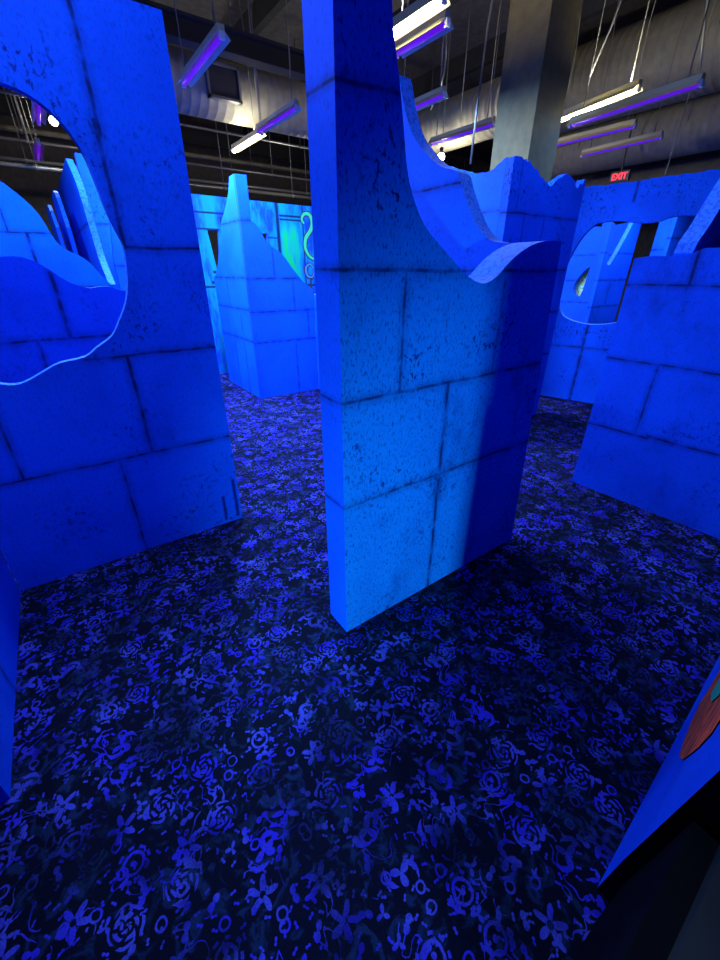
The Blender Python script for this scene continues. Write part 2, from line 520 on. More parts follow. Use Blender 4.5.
# wall with the wide arched window
wh = [(-0.05, 1.25), (0.025, 1.058), (0.126, 0.985), (0.293, 0.945), (0.439, 0.938), (0.630, 0.968), (.8, 1.05), (1.0, 1.25), (1.17, 1.6), (1.2, 1.85), (1.128, 1.975), (1.056, 2.000), (0.96, 2.005), (0.876, 1.997),
      (0.793, 1.970), (0.69, 1.958), (0.578, 1.966), (0.45, 1.988), (0.339, 1.996), (0.26, 1.990), (0.183, 1.968), (0.100, 1.886), (0.034, 1.762), (-0.02, 1.60), (-0.06, 1.4)]
mt = paint('window wall paint', [(-.2, .665, 2, .665), (.36, .94, .375, 0), (.51, 2.34, .50, 2.16, .6), (1.3, 2.1, 1.3, 1.6), (.9, .66, .9, 0), (1.25, 1.3, 2, 1.3)],
           speck=0.6, seed=7.3)
wt = [(-0.14, 2.33), (0.034, 2.331), (0.13, 2.338), (0.208, 2.325), (0.266, 2.338), (0.40, 2.333), (0.520, 2.335), (0.688, 2.349), (0.930, 2.352), (1.157, 2.36), (1.8, 2.38)]
panel('maze_wall', (5.165, 2.905, 0), R(-74), [(-0.14, 0), (1.8, 0)] + ragged(wt, 0.006, 0.03)[::-1], 0.075, mt,
      'blue maze wall with a wide arched window, its top edge level, beyond the right-hand wall', 'maze wall', holes=[spline(wh + [wh[0]], 3)[:-1]])

# tower
tw = empty('maze_wall', (1.97, 4.985, 0), 0, 'blue corner maze wall rising to a narrow tower at its corner, between the left and centre walls', 'maze wall')
tf = [(0.923, 1.266), (0.733, 1.393), (0.604, 1.534), (0.463, 1.698), (0.300, 1.794), (0.199, 1.953), (0.135, 2.0), (0.122, 2.033), (0.125, 2.189), (0.125, 2.42)]
mt = paint('tower front paint', [(0, 2.01, .3, 2.01), (0, 1.43, 1.3, 1.43), (0, 1.062, 1.3, 1.062), (0, .705, 1.3, .705), (.35, 1.8, .35, 1.43, .5), (.59, 1.43, .59, 1.06, .6), (.775, 1.06, .775, .7, .6), (.575, .7, .575, 0, .7)],
           speck=0.2, seed=1.9, jw=0.026, stain=0.2)
tfo = [(0, 0), (0.87, 0), (0.87, 1.30)] + spline(tf[1:], 3) + [(0, 2.42)]
panel('front_panel', (0, 0, 0), 0, tfo, 0.06, mt, parent=tw)
ts = [(0.0, 1.44), (0.10, 1.47), (0.175, 1.525), (0.332, 1.674), (0.498, 1.877), (0.588, 2.030), (0.735, 2.120), (0.936, 2.266), (1.043, 2.42)]
mt = paint('tower lit side paint', [(0, 2.01, 1.3, 2.01), (0, 1.437, 1.3, 1.437), (0, 1.085, 1.3, 1.085), (0, .72, 1.3, .72), (.5, 1.43, .5, 1.08, .7), (.85, 1.08, .85, .72, .7), (.5, .7, .5, 0, .7), (.85, .7, .85, 0, .7)],
           base=(0.001, 0.17, 0.80), speck=0.2, seed=2.9, jw=0.026, stain=0.2)  # greener base than the front: the stronger light here is put into the colour
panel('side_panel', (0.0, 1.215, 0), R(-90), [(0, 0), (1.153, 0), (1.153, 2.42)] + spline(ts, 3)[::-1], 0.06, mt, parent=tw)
mt = paint('return paint', [(0, .705, 1.3, .705), (0, 1.062, 1.3, 1.062)], speck=0.2, seed=2.4)
panel('return_panel', (0.88, -0.005, 0), R(-90), [(0, 0), (1.1, 0), (1.1, 1.0), (0.5, 1.1), (0, 1.25)], 0.06, mt, parent=tw)

# two wavy walls seen through the torn window
b1 = [(0, 1.57), (0.4, 1.56), (0.837, 1.585), (0.907, 1.588), (0.960, 1.580), (1.019, 1.552), (1.071, 1.512), (1.122, 1.465), (1.185, 1.424), (1.268, 1.402), (1.331, 1.410), (1.392, 1.406), (1.481, 1.378), (1.75, 1.35)]
mt = paint('back one shaded paint', [(0, 1.083, 1.8, 1.083, 1.4), (1.072, 1.5, 1.06, 1.08), (.875, 1.08, .87, .6), (0, .6, 1.8, .6), (.5, 1.56, .5, 1.08)], speck=0.4, seed=11.0, base=(0.001, 0.06, 0.66))  # darker base paints in the weaker light on this wall
panel('maze_wall', (-1.0, 3.6, 0), 0, [(0, 0), (1.75, 0)] + spline(b1, 4)[::-1], 0.04, mt,
      'nearest wavy-topped blue wall seen through the torn opening, darker, with a thick dark joint', 'maze wall')
b2 = [(0, 2.3), (0.5, 2.25), (0.83, 2.17), (0.959, 2.097), (1.005, 2.059), (1.073, 1.990), (1.121, 1.923), (1.151, 1.852), (1.170, 1.786), (1.194, 1.720), (1.242, 1.665), (1.329, 1.620), (1.387, 1.569), (1.440, 1.485), (1.479, 1.430), (1.529, 1.381), (1.6, 1.35)]
mt = paint('back two lit paint', [(0, 1.775, 1.6, 1.775, .8), (.9, 2.2, .9, 1.78, .8), (1.02, 1.77, 1.01, 1.4, .8), (0, 1.39, 1.6, 1.39, .8)], speck=0.15, seed=12.0, stain=0.2, base=(0.001, 0.16, 0.80))  # greener base: light from nearby lamps is painted into this wall's colour
panel('maze_wall', (-1.0, 4.5, 0), 0, [(0, 0), (1.6, 0)] + spline(b2, 4)[::-1], 0.04, mt,
      'brighter blue wall behind the nearest wavy one, its top sweeping down to the right', 'maze wall')

# fins further back
A = [(2.507, H), (2.60, H), (2.70, 2.385), (2.82, 2.31), (2.92, 2.22), (2.98, 2.13), (3.018, 2.03), (3.04, 1.911), (3.080, 1.739), (3.152, 1.584), (3.35, 1.42)]
mt = paint('fin a paint', [(0, 1.43, 4, 1.43), (0, 1.9, 4, 1.9)], speck=0.35, seed=13.0)
panel('maze_wall', (0.50, 8.0, 0), R(-90), [(0, 0), (3.38, 0), (3.38, 1.40)] + spline(A, 3)[::-1] + [(0, H)], 0.055, mt,
      'tall dark blue fin wall through the torn opening with the longest pale speckled cut edge', 'maze wall')
mt = paint('fin b paint', [(0, 1.95, 2, 1.95)], speck=0.7, seed=14.0)
panel('maze_wall', (0.61, 5.6, 0), 0, [(0, 0), (0.28, 0), (0.19, 2.0), (0.155, 2.35), (0.12, 2.47), (0.06, 2.53), (0, 2.53)], 0.1, mt,
      'speckled blue upright wall end just right of the longest pale cut edge, in the torn opening', 'maze wall')
mt = paint('fin c paint', [(0, 1.555, 2, 1.555)], speck=0.15, seed=15.0, base=(0.001, 0.12, 0.80))
panel('maze_wall', (0.66, 5.2, 0), 0, [(0, 0), (0.6, 0), (0.6, 2.2), (0.2, 2.1), (0.055, 1.92), (0.0, 1.6)], 0.05, mt,
      'light blue wall glimpsed at the right rim of the torn opening, below the fins', 'maze wall')
mt = paint('fin d paint', [(0, 1.43, 4, 1.43)], speck=0.3, seed=16.0)
panel('maze_wall', (0.36, 6.45, 0), R(-90), [(0, 0), (1.75, 0), (1.75, 0.5), (0.9, 0.5), (0.9, 1.90), (0.83, 1.98), (0.77, 2.08), (0.70, 2.17), (0.62, 2.22), (0.5, 2.25), (0, 2.25)], 0.035, mt,
      'lower dark blue fin wall with a short pale cut edge, left of the tallest fin', 'maze wall')
mt = paint('fin e paint', [(0, 1.43, 4, 1.43)], speck=0.3, seed=17.0)
panel('maze_wall', (0.27, 6.45, 0), R(-90), [(0, 0), (1.75, 0), (1.75, 0.5), (0.88, 0.5), (0.88, 1.90), (0.82, 1.96), (0.72, 2.05), (0.60, 2.11), (0.4, 2.12), (0, 2.12)], 0.03, mt,
      'lowest dark blue fin wall, leftmost of the fins in the torn opening', 'maze wall')

# boxes seen through the arched window
bxw = empty('maze_wall', (6.73, 3.28, 0), 0, 'blue corner maze wall inside the arched window, pierced by a leaf-shaped hole and a slanting notch', 'maze wall')
bs = [(0.35, 1.3), (0.5, 1.6), (0.646, 1.812), (0.777, 1.970), (0.9, 2.03), (0.983, 2.055), (0.99, 2.12), (1.05, 2.13)]
leaf = [(0.960, 1.575), (0.90, 1.535), (0.845, 1.47), (0.80, 1.40), (0.772, 1.33), (0.775, 1.26), (0.81, 1.20), (0.86, 1.165), (0.905, 1.17), (0.925, 1.26), (0.935, 1.36), (0.948, 1.47)]
mt = paint('box side paint', [(0, 1.725, .99, 1.725, .8), (0, 1.385, .8, 1.385, .8), (0, 1.08, 1.2, 1.08, .8), (.2, .7, .9, .7)], speck=0.25, seed=18.0, base=(0.001, 0.085, 0.80))
panel('side_panel', (0, 1.12, 0), R(-90), [(0, 0), (1.06, 0), (1.06, 2.13)] + spline(bs, 2)[::-1] + [(0, 0.9)], 0.06, mt, parent=bxw, holes=[leaf])
notch = [(0.10, 2.1), (0.10, 1.80), (0.12, 1.66), (0.17, 1.60), (0.24, 1.60), (0.32, 1.68), (0.42, 1.82), (0.52, 1.96), (0.60, 2.10), (0.66, 2.2)]
mt = paint('box front paint', [(0, 1.75, 1.3, 1.75, .8), (0, 1.39, 1.3, 1.39, .8), (0, 1.02, 1.3, 1.02, .8), (.4, 1.39, .4, 1.02, .7)], speck=0.25, seed=19.0)
panel('front_panel', (0, 0, 0), 0, [(0, 0), (0.90, 0), (0.90, 2.3), (0.70, 2.3)] + spline(notch[::-1], 2) + [(0, 2.13)], 0.06, mt, parent=bxw)
mt = paint('box back paint', [(0, 1.75, 1.3, 1.75)], speck=0.2, seed=20.0, base=(0.001, 0.085, 0.80))
panel('maze_wall', (7.45, 4.3, 0), R(-60), [(0, 0), (0.95, 0), (0.95, 2.22), (0.5, 2.15), (0, 2.2)], 0.06, mt,
      'light blue wall glimpsed through the slanting notch inside the arched window', 'maze wall')

b3 = empty('maze_wall', (7.75, 2.867, 0), 0, 'far blue corner maze wall at the right side of the arched window, past the dark gap', 'maze wall')
mt = paint('far box side paint', [(0, 1.8, 1, 1.8)], speck=0.2, seed=21.0, base=(0.001, 0.09, 0.80))
panel('side_panel', (0, 0.22, 0), R(-90), [(0, 0), (0.158, 0), (0.158, 2.4), (0, 2.35)], 0.06, mt, parent=b3)
mt = paint('far box front paint', [(0, 1.95, 2, 1.95), (0, 1.5, 2, 1.5)], speck=0.3, seed=22.0)
panel('front_panel', (0, 0, 0), 0, [(0, 0), (1.5, 0), (1.5, 2.4), (0, 2.4)], 0.06, mt, parent=b3)


# ------------------------------------------------------------------ glowing mural wall behind the tower
def mural_mat():
    t = NT('mural paint')
    co = t.coord('Object')
    s = t.n('ShaderNodeSeparateXYZ'); t.t.links.new(co, s.inputs[0])
    x, z = s.outputs[0], s.outputs[2]
    n = t.noise(t.mapping(co, scale=(1.6, 1, 0.5)), 4.0, 5, 0.65)
    col = t.mix(t.ramp(n, 0.38, 0.62, 0, 1), (0.0, 0.03, 0.36), (0.0, 0.13, 0.30))
    # green flag between x 1.9 and 2.35
    g = t.math('MULTIPLY', t.ramp(x, 1.80, 1.98, 0, 1), t.ramp(x, 2.12, 2.30, 1, 0))
    g = t.math('MULTIPLY', g, t.ramp(z, 2.30, 2.0, 0.2, 1))
    g = t.math('MULTIPLY', g, t.ramp(t.noise(t.mapping(co, scale=(2, 1, 0.4)), 5.0, 4), 0.3, 0.6, 0.45, 1.0))
    col = t.mix(g, col, (0.0, 0.30, 0.07))
    # cyan columns at the left part
    c2 = t.math('MULTIPLY', t.ramp(x, 0.68, 0.74, 0, 1), t.ramp(x, 0.84, 0.92, 1, 0))
    col = t.mix(t.math('MULTIPLY', c2, 0.8), col, (0.0, 0.15, 0.16))
    lines = [(1.845, 2.44, 1.86, 0.6, 1.2), (0, 2.25, 1.2, 2.25, .7), (0, 2.05, 0.9, 2.05, .7), (1.9, 2.285, 2.26, 2.285, .8), (1.9, 2.235, 2.26, 2.235, .7),
             (2.30, 2.44, 2.30, 0.8, .6), (0, 1.3, 3.2, 1.3, .8), (1.2, 1.98, 1.84, 1.98, .5), (.95, 2.2, .95, 1.2, .6), (.74, 1.5, .84, 1.5, 1), (0.7, 1.36, 0.95, 1.36, 1.3)]
    d = None
    p = t.vmath('MULTIPLY', co, (1, 0, 1))
    for q_ in lines:
        c = ((q_[0] + q_[2]) / 2, 0, (q_[1] + q_[3]) / 2)
        h = (abs(q_[2] - q_[0]) / 2, 0, abs(q_[3] - q_[1]) / 2)
        q = t.vmath('MAXIMUM', t.vmath('SUBTRACT', t.vmath('ABSOLUTE', t.vmath('SUBTRACT', p, c)), h), (0, 0, 0))
        L = t.math('MULTIPLY', t.vmath('LENGTH', q), 1.0 / q_[4])
        d = L if d is None else t.math('MINIMUM', d, L)
    col = t.mix(t.ramp(d, 0.006, 0.03, 0.95, 0), col, (0.0, 0.006, 0.03))
    t.t.links.new(col, t.b.inputs['Base Color'])
    t.b.inputs['Roughness'].default_value = 0.7
    t.b.inputs['Specular IOR Level'].default_value = 0.1
    return t.m


mural = panel('mural_wall', (1.42, 6.75, 0), 0, [(0, 0), (3.4, 0), (3.4, 2.44), (1.86, 2.445), (0, 2.46)], 0.06, mural_mat(),
              'glowing cyan and green mural wall with black scroll painting, behind the tower wall', 'mural wall',
              holes=[[(0.73, 2.04), (0.90, 2.045), (0.87, 1.75), (0.80, 1.46), (0.765, 1.75)], [(1.53, 2.03), (1.665, 2.035), (1.65, 1.75), (1.58, 1.6)]])
M_INK = plain('black ink paint', (0.0, 0.005, 0.025), 0.7)
M_GREEN = plain('glowing green paint', (0.01, 0.33, 0.13), 0.7)
M_VIOLET = plain('pale violet paint', (0.03, 0.12, 0.40), 0.7)


def ribbon(bm, pts, w_, y, mat):
    pts = spline(pts, 6)
    L, Rr = [], []
    n = len(pts)
    for i, p in enumerate(pts):
        a = pts[max(0, i - 1)]; b = pts[min(n - 1, i + 1)]
        dx, dz = b[0] - a[0], b[1] - a[1]
        l = math.hypot(dx, dz) or 1
        wd = w_ * (0.35 + 0.65 * math.sin(PI * min(1, max(0.02, i / (n - 1)))))
        L.append(bm.verts.new((p[0] - dz / l * wd, y, p[1] + dx / l * wd)))
        Rr.append(bm.verts.new((p[0] + dz / l * wd, y, p[1] - dx / l * wd)))
    for i in range(n - 1):
        bm.faces.new((L[i], Rr[i], Rr[i + 1], L[i + 1])).material_index = mat


sx = 2.22
bm = bmesh.new()
S1 = [(sx + .10, 2.20), (sx + .06, 2.26), (sx + .11, 2.33), (sx + .20, 2.33), (sx + .25, 2.24), (sx + .22, 2.12), (sx + .12, 2.0), (sx + .10, 1.86), (sx + .17, 1.74), (sx + .28, 1.70), (sx + .36, 1.78)]
ribbon(bm, S1, 0.050, -0.003, 0)
ribbon(bm, S1, 0.028, -0.005, 1)
S2 = [(sx + .25, 1.55), (sx + .17, 1.62), (sx + .09, 1.56), (sx + .11, 1.45), (sx + .20, 1.42), (sx + .24, 1.49)]
ribbon(bm, S2, 0.038, -0.003, 0)
ribbon(bm, S2, 0.016, -0.005, 2)
S3 = [(sx + .19, 1.44), (sx + .17, 1.3), (sx + .20, 1.15), (sx + .17, 0.95)]
ribbon(bm, S3, 0.020, -0.003, 0)
link_mesh('painted_scroll', bm, [M_INK, M_GREEN, M_VIOLET], mural)

# yellow-green poster-like painting behind the leaf hole
t = NT('yellow graffiti paint')
co = t.coord()
n = t.noise(co, 14.0, 4, 0.6, 1.0)
c = t.mix(t.ramp(n, 0.40, 0.56, 0, 1), (0.75, 0.62, 0.02), (0.35, 0.85, 0.55))
c = t.mix(t.ramp(t.noise(t.mapping(co, loc=(4, 0, 0)), 20.0, 3), 0.56, 0.64, 0, 0.9), c, (0.02, 0.10, 0.20))
t.t.links.new(c, t.b.inputs['Base Color'])
panel('painted_board', (6.84, 3.78, 0), R(-90), [(0, 0), (0.42, 0), (0.42, 1.75), (0, 1.75)], 0.03, t.m,
      'yellow and green painted board showing through the leaf-shaped hole in the arched window', 'painted board')

# ------------------------------------------------------------------ near right: wall beside the camera
ang = math.atan2(0.057, 1.201)
A0 = Vector((0.788, -0.022, 0)); dr = Vector((math.cos(ang), math.sin(ang), 0))
LEN = 1.75
org = A0 + dr * LEN
edge = [(LEN, 0.0), (LEN + 0.02, 0.06), (LEN + 0.12, 0.40), (LEN + 0.26, 0.80), (LEN + 0.34, 1.027), (LEN + 0.37, 1.3)]
outl = edge + [(LEN + 0.37, 2.2), (0, 2.2), (0, 0)]
mt = paint('near right paint', [], speck=0.1, seed=23.0, stain=0.1, base=(0.001, 0.07, 0.75))
nr = panel('maze_wall', tuple(org), R(180) + ang, outl, 0.05, mt, 'blue maze wall at the lower right corner carrying orange-red graffiti, seen edge-on', 'maze wall', cut=M_BLACK)
M_RED = NT('red graffiti paint')
co = M_RED.coord()
n = M_RED.noise(M_RED.mapping(co, scale=(5, 1, 1.2), rot=(0, 0.5, 0)), 9.0, 4, 0.6, 0.8)
c = M_RED.mix(M_RED.ramp(n, 0.38, 0.64, 0, 1), (0.95, 0.09, 0.012), (0.16, 0.010, 0.01))
M_RED.t.links.new(c, M_RED.b.inputs['Base Color'])
M_RED.b.inputs['Roughness'].default_value = 0.8
M_TEAL = plain('teal graffiti paint', (0.01, 0.34, 0.22), 0.8)


def decal(name, pts, y, mat, parent):
    bm = bmesh.new()
    tri = tessellate_polygon([[Vector((p[0], p[1], 0)) for p in pts]])
    v = [bm.verts.new((p[0], y, p[1])) for p in pts]
    for a, b, c_ in tri:
        bm.faces.new((v[a], v[b], v[c_]))
    return link_mesh(name, bm, mat, parent)


art = [(0.111, 0.509), (0.25, 0.42), (0.40, 0.345), (0.507, 0.318), (0.53, 0.35), (0.553, 0.433), (0.50, 0.62), (0.3, 0.80), (0.0, 0.95), (-0.113, 0.905), (-0.124, 0.854), (-0.094, 0.783), (0.0, 0.63)]
decal('graffiti', [(LEN - a, z) for a, z in art], -0.002, M_RED.m, nr)
art = [(0.16, 0.66), (0.30, 0.56), (0.38, 0.60), (0.30, 0.68), (0.2, 0.76), (0.10, 0.74)]
decal('graffiti_highlight', [(LEN - a, z) for a, z in art], -0.004, M_TEAL, nr)

# black low wall cap nearest the camera
lw = empty('black_partition', (0.30, -0.20, 0), 0, 'black low partition at the bottom right corner with a stitched dark grey top', 'partition')
bm = bmesh.new()
bx(bm, (0.0, -0.25, 0), (0.42, 0.148, 0.86))
link_mesh('partition_body', bm, M_BLACK, lw)
bm = bmesh.new()
bx(bm, (-0.01, -0.26, 0.86), (0.30, 0.12, 0.90))
link_mesh('top_pad', bm, M_GREYTOP, lw)

mt = paint('beam blocker paint', [(0, .6, 3, .6), (0, 1.43, 3, 1.43)], speck=0.4, seed=31.0)  # unseen wall added to block and frame the spotlight's beam
panel('maze_wall', (1.15, -0.60, 0), R(180), [(0, 0), (2.9, 0), (2.9, H), (0, H)], 0.045, mt,
      'added unseen blue maze wall directly behind the viewer, its wide window shaping the spot beam', 'maze wall',
      holes=[[(1.42, 0.45), (2.5, 0.45), (2.6, 0.7), (2.5, 1.0), (2.2, 1.15), (1.9, 1.16), (1.65, 1.20), (1.42, 1.17)]])

# ------------------------------------------------------------------ ceiling structure, ducts, pipes
column(4.47, 3.205, 0.478, 'large square grey column rising behind the jagged-peak wall')

for x in range(-4, 15, 2):
    bm = bmesh.new()
    bx(bm, (x - 0.06, Y0, 5.0), (x + 0.06, Y1, 5.3))
    tag(link_mesh('ceiling_joist', bm, M_STEEL), kind='structure')


M_BEAM = plain('black beam paint', (0.012, 0.012, 0.013), 0.9)


def ibeam(y, z0, z1, x0=X0, x1=X1):
    bm = bmesh.new()
    bx(bm, (x0, y - 0.012, z0 + 0.03), (x1, y + 0.012, z1 - 0.03))
    bx(bm, (x0, y - 0.09, z0), (x1, y + 0.09, z0 + 0.03))
    bx(bm, (x0, y - 0.09, z1 - 0.03), (x1, y + 0.09, z1))
    tag(link_mesh('ceiling_beam', bm, M_BEAM), kind='structure')


ibeam(6.1, 3.74, 3.96, X0, 4.4)
ibeam(9.6, 4.3, 4.6)
ibeam(12.6, 4.3, 4.6)
ibeam(2.2, 4.6, 4.95)


def duct(p0, p1, r, mat, label, ribs=0.12, grille=None, elbow=None, rect=None):
    p0, p1 = Vector(p0), Vector(p1)
    d = (p1 - p0); L = d.length; d.normalize()
    root = empty('air_duct', tuple(p0), 0, label, 'air duct')
    bm = bmesh.new()
    n = int(L / ribs)
    pts, rr = [], []
    for i in range(n + 1):
        q = d * (L * i / n)
        pts += [q - d * 0.006, q, q + d * 0.006]
        rr += [r, r * 1.007, r]
    tube(bm, pts, rr, 28)
    link_mesh('duct_body', bm, mat, root)
    for f in (0.0, 1.0):
        bm = bmesh.new()
        q = d * L * f
        tube(bm, [q - d * 0.03, q + d * 0.03], r * 1.05, 28)
        link_mesh('duct_collar', bm, mat, root)
    k = max(2, int(L / 2))
    for i in range(k):
        q = d * (L * (i + 0.5) / k)
        s = Vector((d.y, -d.x, 0)) * r * 1.0
        for sg in (-1, 1):
            b = q + s * sg
            bm = bmesh.new()
            tube(bm, [b, b + Vector((0, 0, ZC - p0.z))], 0.008, 5)
            link_mesh('duct_hanger', bm, M_PIPE, root)
    return root


dl = duct((-2.5, 7.3, 3.78), (4.35, 7.3, 3.78), 0.33, M_DUCT, 'long round grey duct crossing above the tower wall at left')
bm = bmesh.new()   # side register on the duct
gx = 5.0
for a, b in (((gx, -0.40, -0.20), (gx + 0.46, -0.32, -0.17)), ((gx, -0.40, 0.14), (gx + 0.46, -0.32, 0.17)),
             ((gx, -0.40, -0.20), (gx + 0.03, -0.32, 0.17)), ((gx + 0.43, -0.40, -0.20), (gx + 0.46, -0.32, 0.17))):
    bx(bm, a, b)
link_mesh('register_frame', bm, M_PIPE, dl)
bm = bmesh.new()
bx(bm, (gx + 0.03, -0.37, -0.17), (gx + 0.43, -0.30, 0.14))
link_mesh('register_louvre', bm, M_STEEL, dl)
duct((6.4, 5.0, 3.72), (6.4, 7.8, 3.72), 0.34, M_DUCT, 'round grey duct just left of the column')
duct((8.6, 2.0, 4.35), (8.6, 6.8, 4.35), 0.55, M_DUCTD, 'largest dark grey duct at upper right')
duct((9.6, 2.8, 3.66), (9.6, 6.4, 3.66), 0.38, M_DUCT, 'round grey duct under the bright tube at right')
duct((10.9, 1.5, 3.15), (10.9, 6.2, 3.15), 0.34, M_DUCTD, 'lowest dark grey duct at right, just above the arched-window wall')


def conduit(p0, p1, r, label, mat=None, step=2.4, off=0.6):
    p0, p1 = Vector(p0), Vector(p1)
    d = p1 - p0; L = d.length; d.normalize()
    root = empty('conduit', tuple(p0), 0, label, 'conduit')
    bm = bmesh.new()
    tube(bm, [(0, 0, 0), d * L], r, 10)
    link_mesh('pipe', bm, mat or M_PIPE, root)
    q = off
    while q < L:
        bm = bmesh.new()
        c = d * q
        tube(bm, [c - d * 0.02, c + d * 0.02], r * 1.35, 10)
        tube(bm, [c, c + Vector((0, 0, ZC - p0.z))], 0.009, 5)
        link_mesh('hanger_rod', bm, M_PIPE, root)
        q += step
    return root


conduit((-4.9, 11, 3.60), (14, 11, 3.60), 0.022, 'upper thin grey conduit running level across the far ceiling')
conduit((-4.9, 11.3, 3.36), (14, 11.3, 3.36), 0.03, 'middle grey conduit running level across the far ceiling', off=1.3, step=2.0)
conduit((-4.9, 10.6, 3.16), (6.5, 10.6, 3.16), 0.035, 'lowest and thickest conduit across the far ceiling', off=0.3, step=1.7)
conduit((-4.9, 12.2, 4.0), (14, 12.2, 4.0), 0.05, 'highest dark pipe across the far ceiling', M_DUCTD)
conduit((-4.9, 9.0, 3.75), (7.0, 9.0, 3.75), 0.02, 'thin grey conduit nearest behind the long round duct at left', off=0.9, step=1.5)
conduit((12.4, 0.5, 3.55), (12.4, 9.0, 3.55), 0.05, 'dark pipe above the exit sign at right', M_STEEL)


def cable(pts, label):
    bm = bmesh.new()
    tube(bm, spline(pts, 3), 0.011, 6)
    return tag(link_mesh('hanging_cable', bm, M_PIPE), label, 'cable')


cable([(4.9, 5.0, ZC), (4.9, 5.0, 4.3), (4.93, 4.98, 3.95), (5.15, 5.25, 3.75), (5.6, 5.9, 3.72)], 'kinked pale cable dropping from the ceiling towards the round duct left of the column')
cable([(4.35, 3.75, ZC), (4.36, 3.78, 4.1), (4.38, 3.86, 3.7), (4.38, 3.90, 2.6)], 'pale cable running down the left side of the grey column')
cable([(5.9, 3.3, ZC), (5.86, 3.32, 4.2), (5.8, 3.5, 3.5)], 'pale cable dropping behind the white tube right of the column')
cable([(6.8, 2.9, ZC), (6.75, 2.9, 4.4), (6.9, 2.8, 3.6)], 'cable hanging in front of the largest duct at upper right')

# ------------------------------------------------------------------ light fittings
def area(name, parent, loc, sx_, sy_, power, col, rot=(0, 0, 0)):
    l = bpy.data.lights.new(name, 'AREA')
    l.shape = 'RECTANGLE'
    l.size = sx_; l.size_y = sy_
    l.energy = power
    l.color = col
    o = bpy.data.objects.new(name, l)
    COL.objects.link(o)
    o.parent = parent
    o.location = loc
    o.rotation_euler = rot
    return o


def fitting(x, y0, z, L, label, white=False, power=None, rz=0.0, cords=((0.12, 0.0), (-0.12, 0.0)), cord_at=(0.1, 0.9), group=None, tilt=0.0):
    """batten along +Y from (x, y0); V-shaped enamel reflector, tube below"""
    r = empty('fluorescent_light' if white else 'blacklight', (x, y0, z), rz, label, 'ceiling light', group)
    r.rotation_euler = (tilt, 0, rz)
    bm = bmesh.new()     # channel + reflector wings
    prof = [(-0.075, 0.0), (-0.03, 0.045), (-0.03, 0.085), (0.03, 0.085), (0.03, 0.045), (0.075, 0.0), (0.070, 0.0), (0.026, 0.038), (-0.026, 0.038), (-0.070, 0.0)]
    a = [bm.verts.new((px_, 0, pz)) for px_, pz in prof]
    b = [bm.verts.new((px_, L, pz)) for px_, pz in prof]
    n = len(prof)
    for i in range(n):
        bm.faces.new((a[i], a[(i + 1) % n], b[(i + 1) % n], b[i]))
    for quad in ((0, 1, 8, 9), (1, 2, 3, 4, 7, 8)[:6], (4, 5, 6, 7)):
        bm.faces.new([a[i] for i in quad]); bm.faces.new([b[i] for i in quad])
    link_mesh('housing', bm, M_WHITE, r)
    bm = bmesh.new()
    tube(bm, [(0, 0.03, 0.012), (0, L - 0.03, 0.012)], 0.028 if white else 0.019, 12)
    link_mesh('tube', bm, M_TUBE_W if white else M_TUBE_UV, r)
    for yy in (0.0, L):
        bm = bmesh.new()
        bx(bm, (-0.022, yy - 0.012, -0.012), (0.022, yy + 0.012, 0.04))
        link_mesh('lamp_holder', bm, M_CLIP, r)
    for k, (dx, _) in enumerate(cords):
        bm = bmesh.new()
        yy = L * (cord_at[k])
        top = ZC - z
        tube(bm, [(0, yy, 0.085), (dx * 0.15, yy + dx * 0.2, top * 0.5), (dx, yy, top)], 0.006, 5)
        link_mesh('suspension_cord', bm, M_CORD, r)
    if white:
        area('tube_light', r, (0, L / 2, -0.02), 0.06, L * 0.95, (power or WHITE_POWER) * 0.4, WHITE_COLOR)
        area('tube_uplight', r, (0, L / 2, 0.10), 0.06, L * 0.95, (power or WHITE_POWER) * 0.7, WHITE_COLOR, (PI, 0, 0))
    else:
        area('tube_light', r, (0, L / 2, -0.02), 0.06, L * 0.95, (UV_POWER if power is None else power), UV_COLOR)
    return r


fitting(1.75, 4.36, 3.2, 1.18, 'blacklight batten with white reflector wings, hanging at upper left beside the left wall', power=500)
fitting(3.0, 5.43, 3.2, 1.12, 'blacklight batten continuing the lit white tube, above the tower wall', power=130)
fitting(3.07, 6.60, 3.2, 1.12, 'short bright white tube hanging above the tower wall', white=True, power=12, cord_at=(0.03, 0.22))
fitting(2.86, 2.95, 3.2, 0.8, 'brightest white tube, cut by the top edge beside the centre wall', white=True, power=60)
fitting(3.06, 3.10, 3.17, 0.6, 'short blacklight just under the brightest white tube at the top edge', power=40)
fitting(5.66, 2.83, 3.2, 1.2, 'long white tube right of the column', white=True, power=60, rz=R(-13.7))
fitting(5.42, 2.15, 3.02, 1.35, 'long blacklight just above the white tube right of the column', power=25, rz=R(-6.8))
fitting(6.94, 3.40, 3.2, 1.2, 'blacklight batten under the long white tube, against the round duct', power=60)
fitting(7.78, 3.40, 3.2, 1.2, 'lowest blacklight batten at right, above the red exit sign', power=60, rz=R(-4))
fitting(7.1, 1.85, 2.46, 1.2, 'low added blacklight barely showing over the top edge of the arched-window wall', power=42)  # added to light the box front inside the arched window
fitting(5.35, 4.44, 3.2, 1.15, 'blacklight batten with a pale housing just left of the column', power=60)
fitting(4.13, 4.15, 3.2, 0.75, 'short blacklight peeking out right of the centre wall', power=60)
fitting(0.54, 6.80, 3.2, 1.1, 'nearer of two blacklights seen end-on through the torn opening', power=140, cord_at=(-0.08 + 0.08, 0.0))
fitting(0.54, 9.04, 3.2, 1.2, 'farther of two blacklights seen end-on through the torn opening', power=60)
fitting(0.05, 2.60, 3.3, 1.2, 'blacklight batten directly above and behind the torn-window wall', power=8)
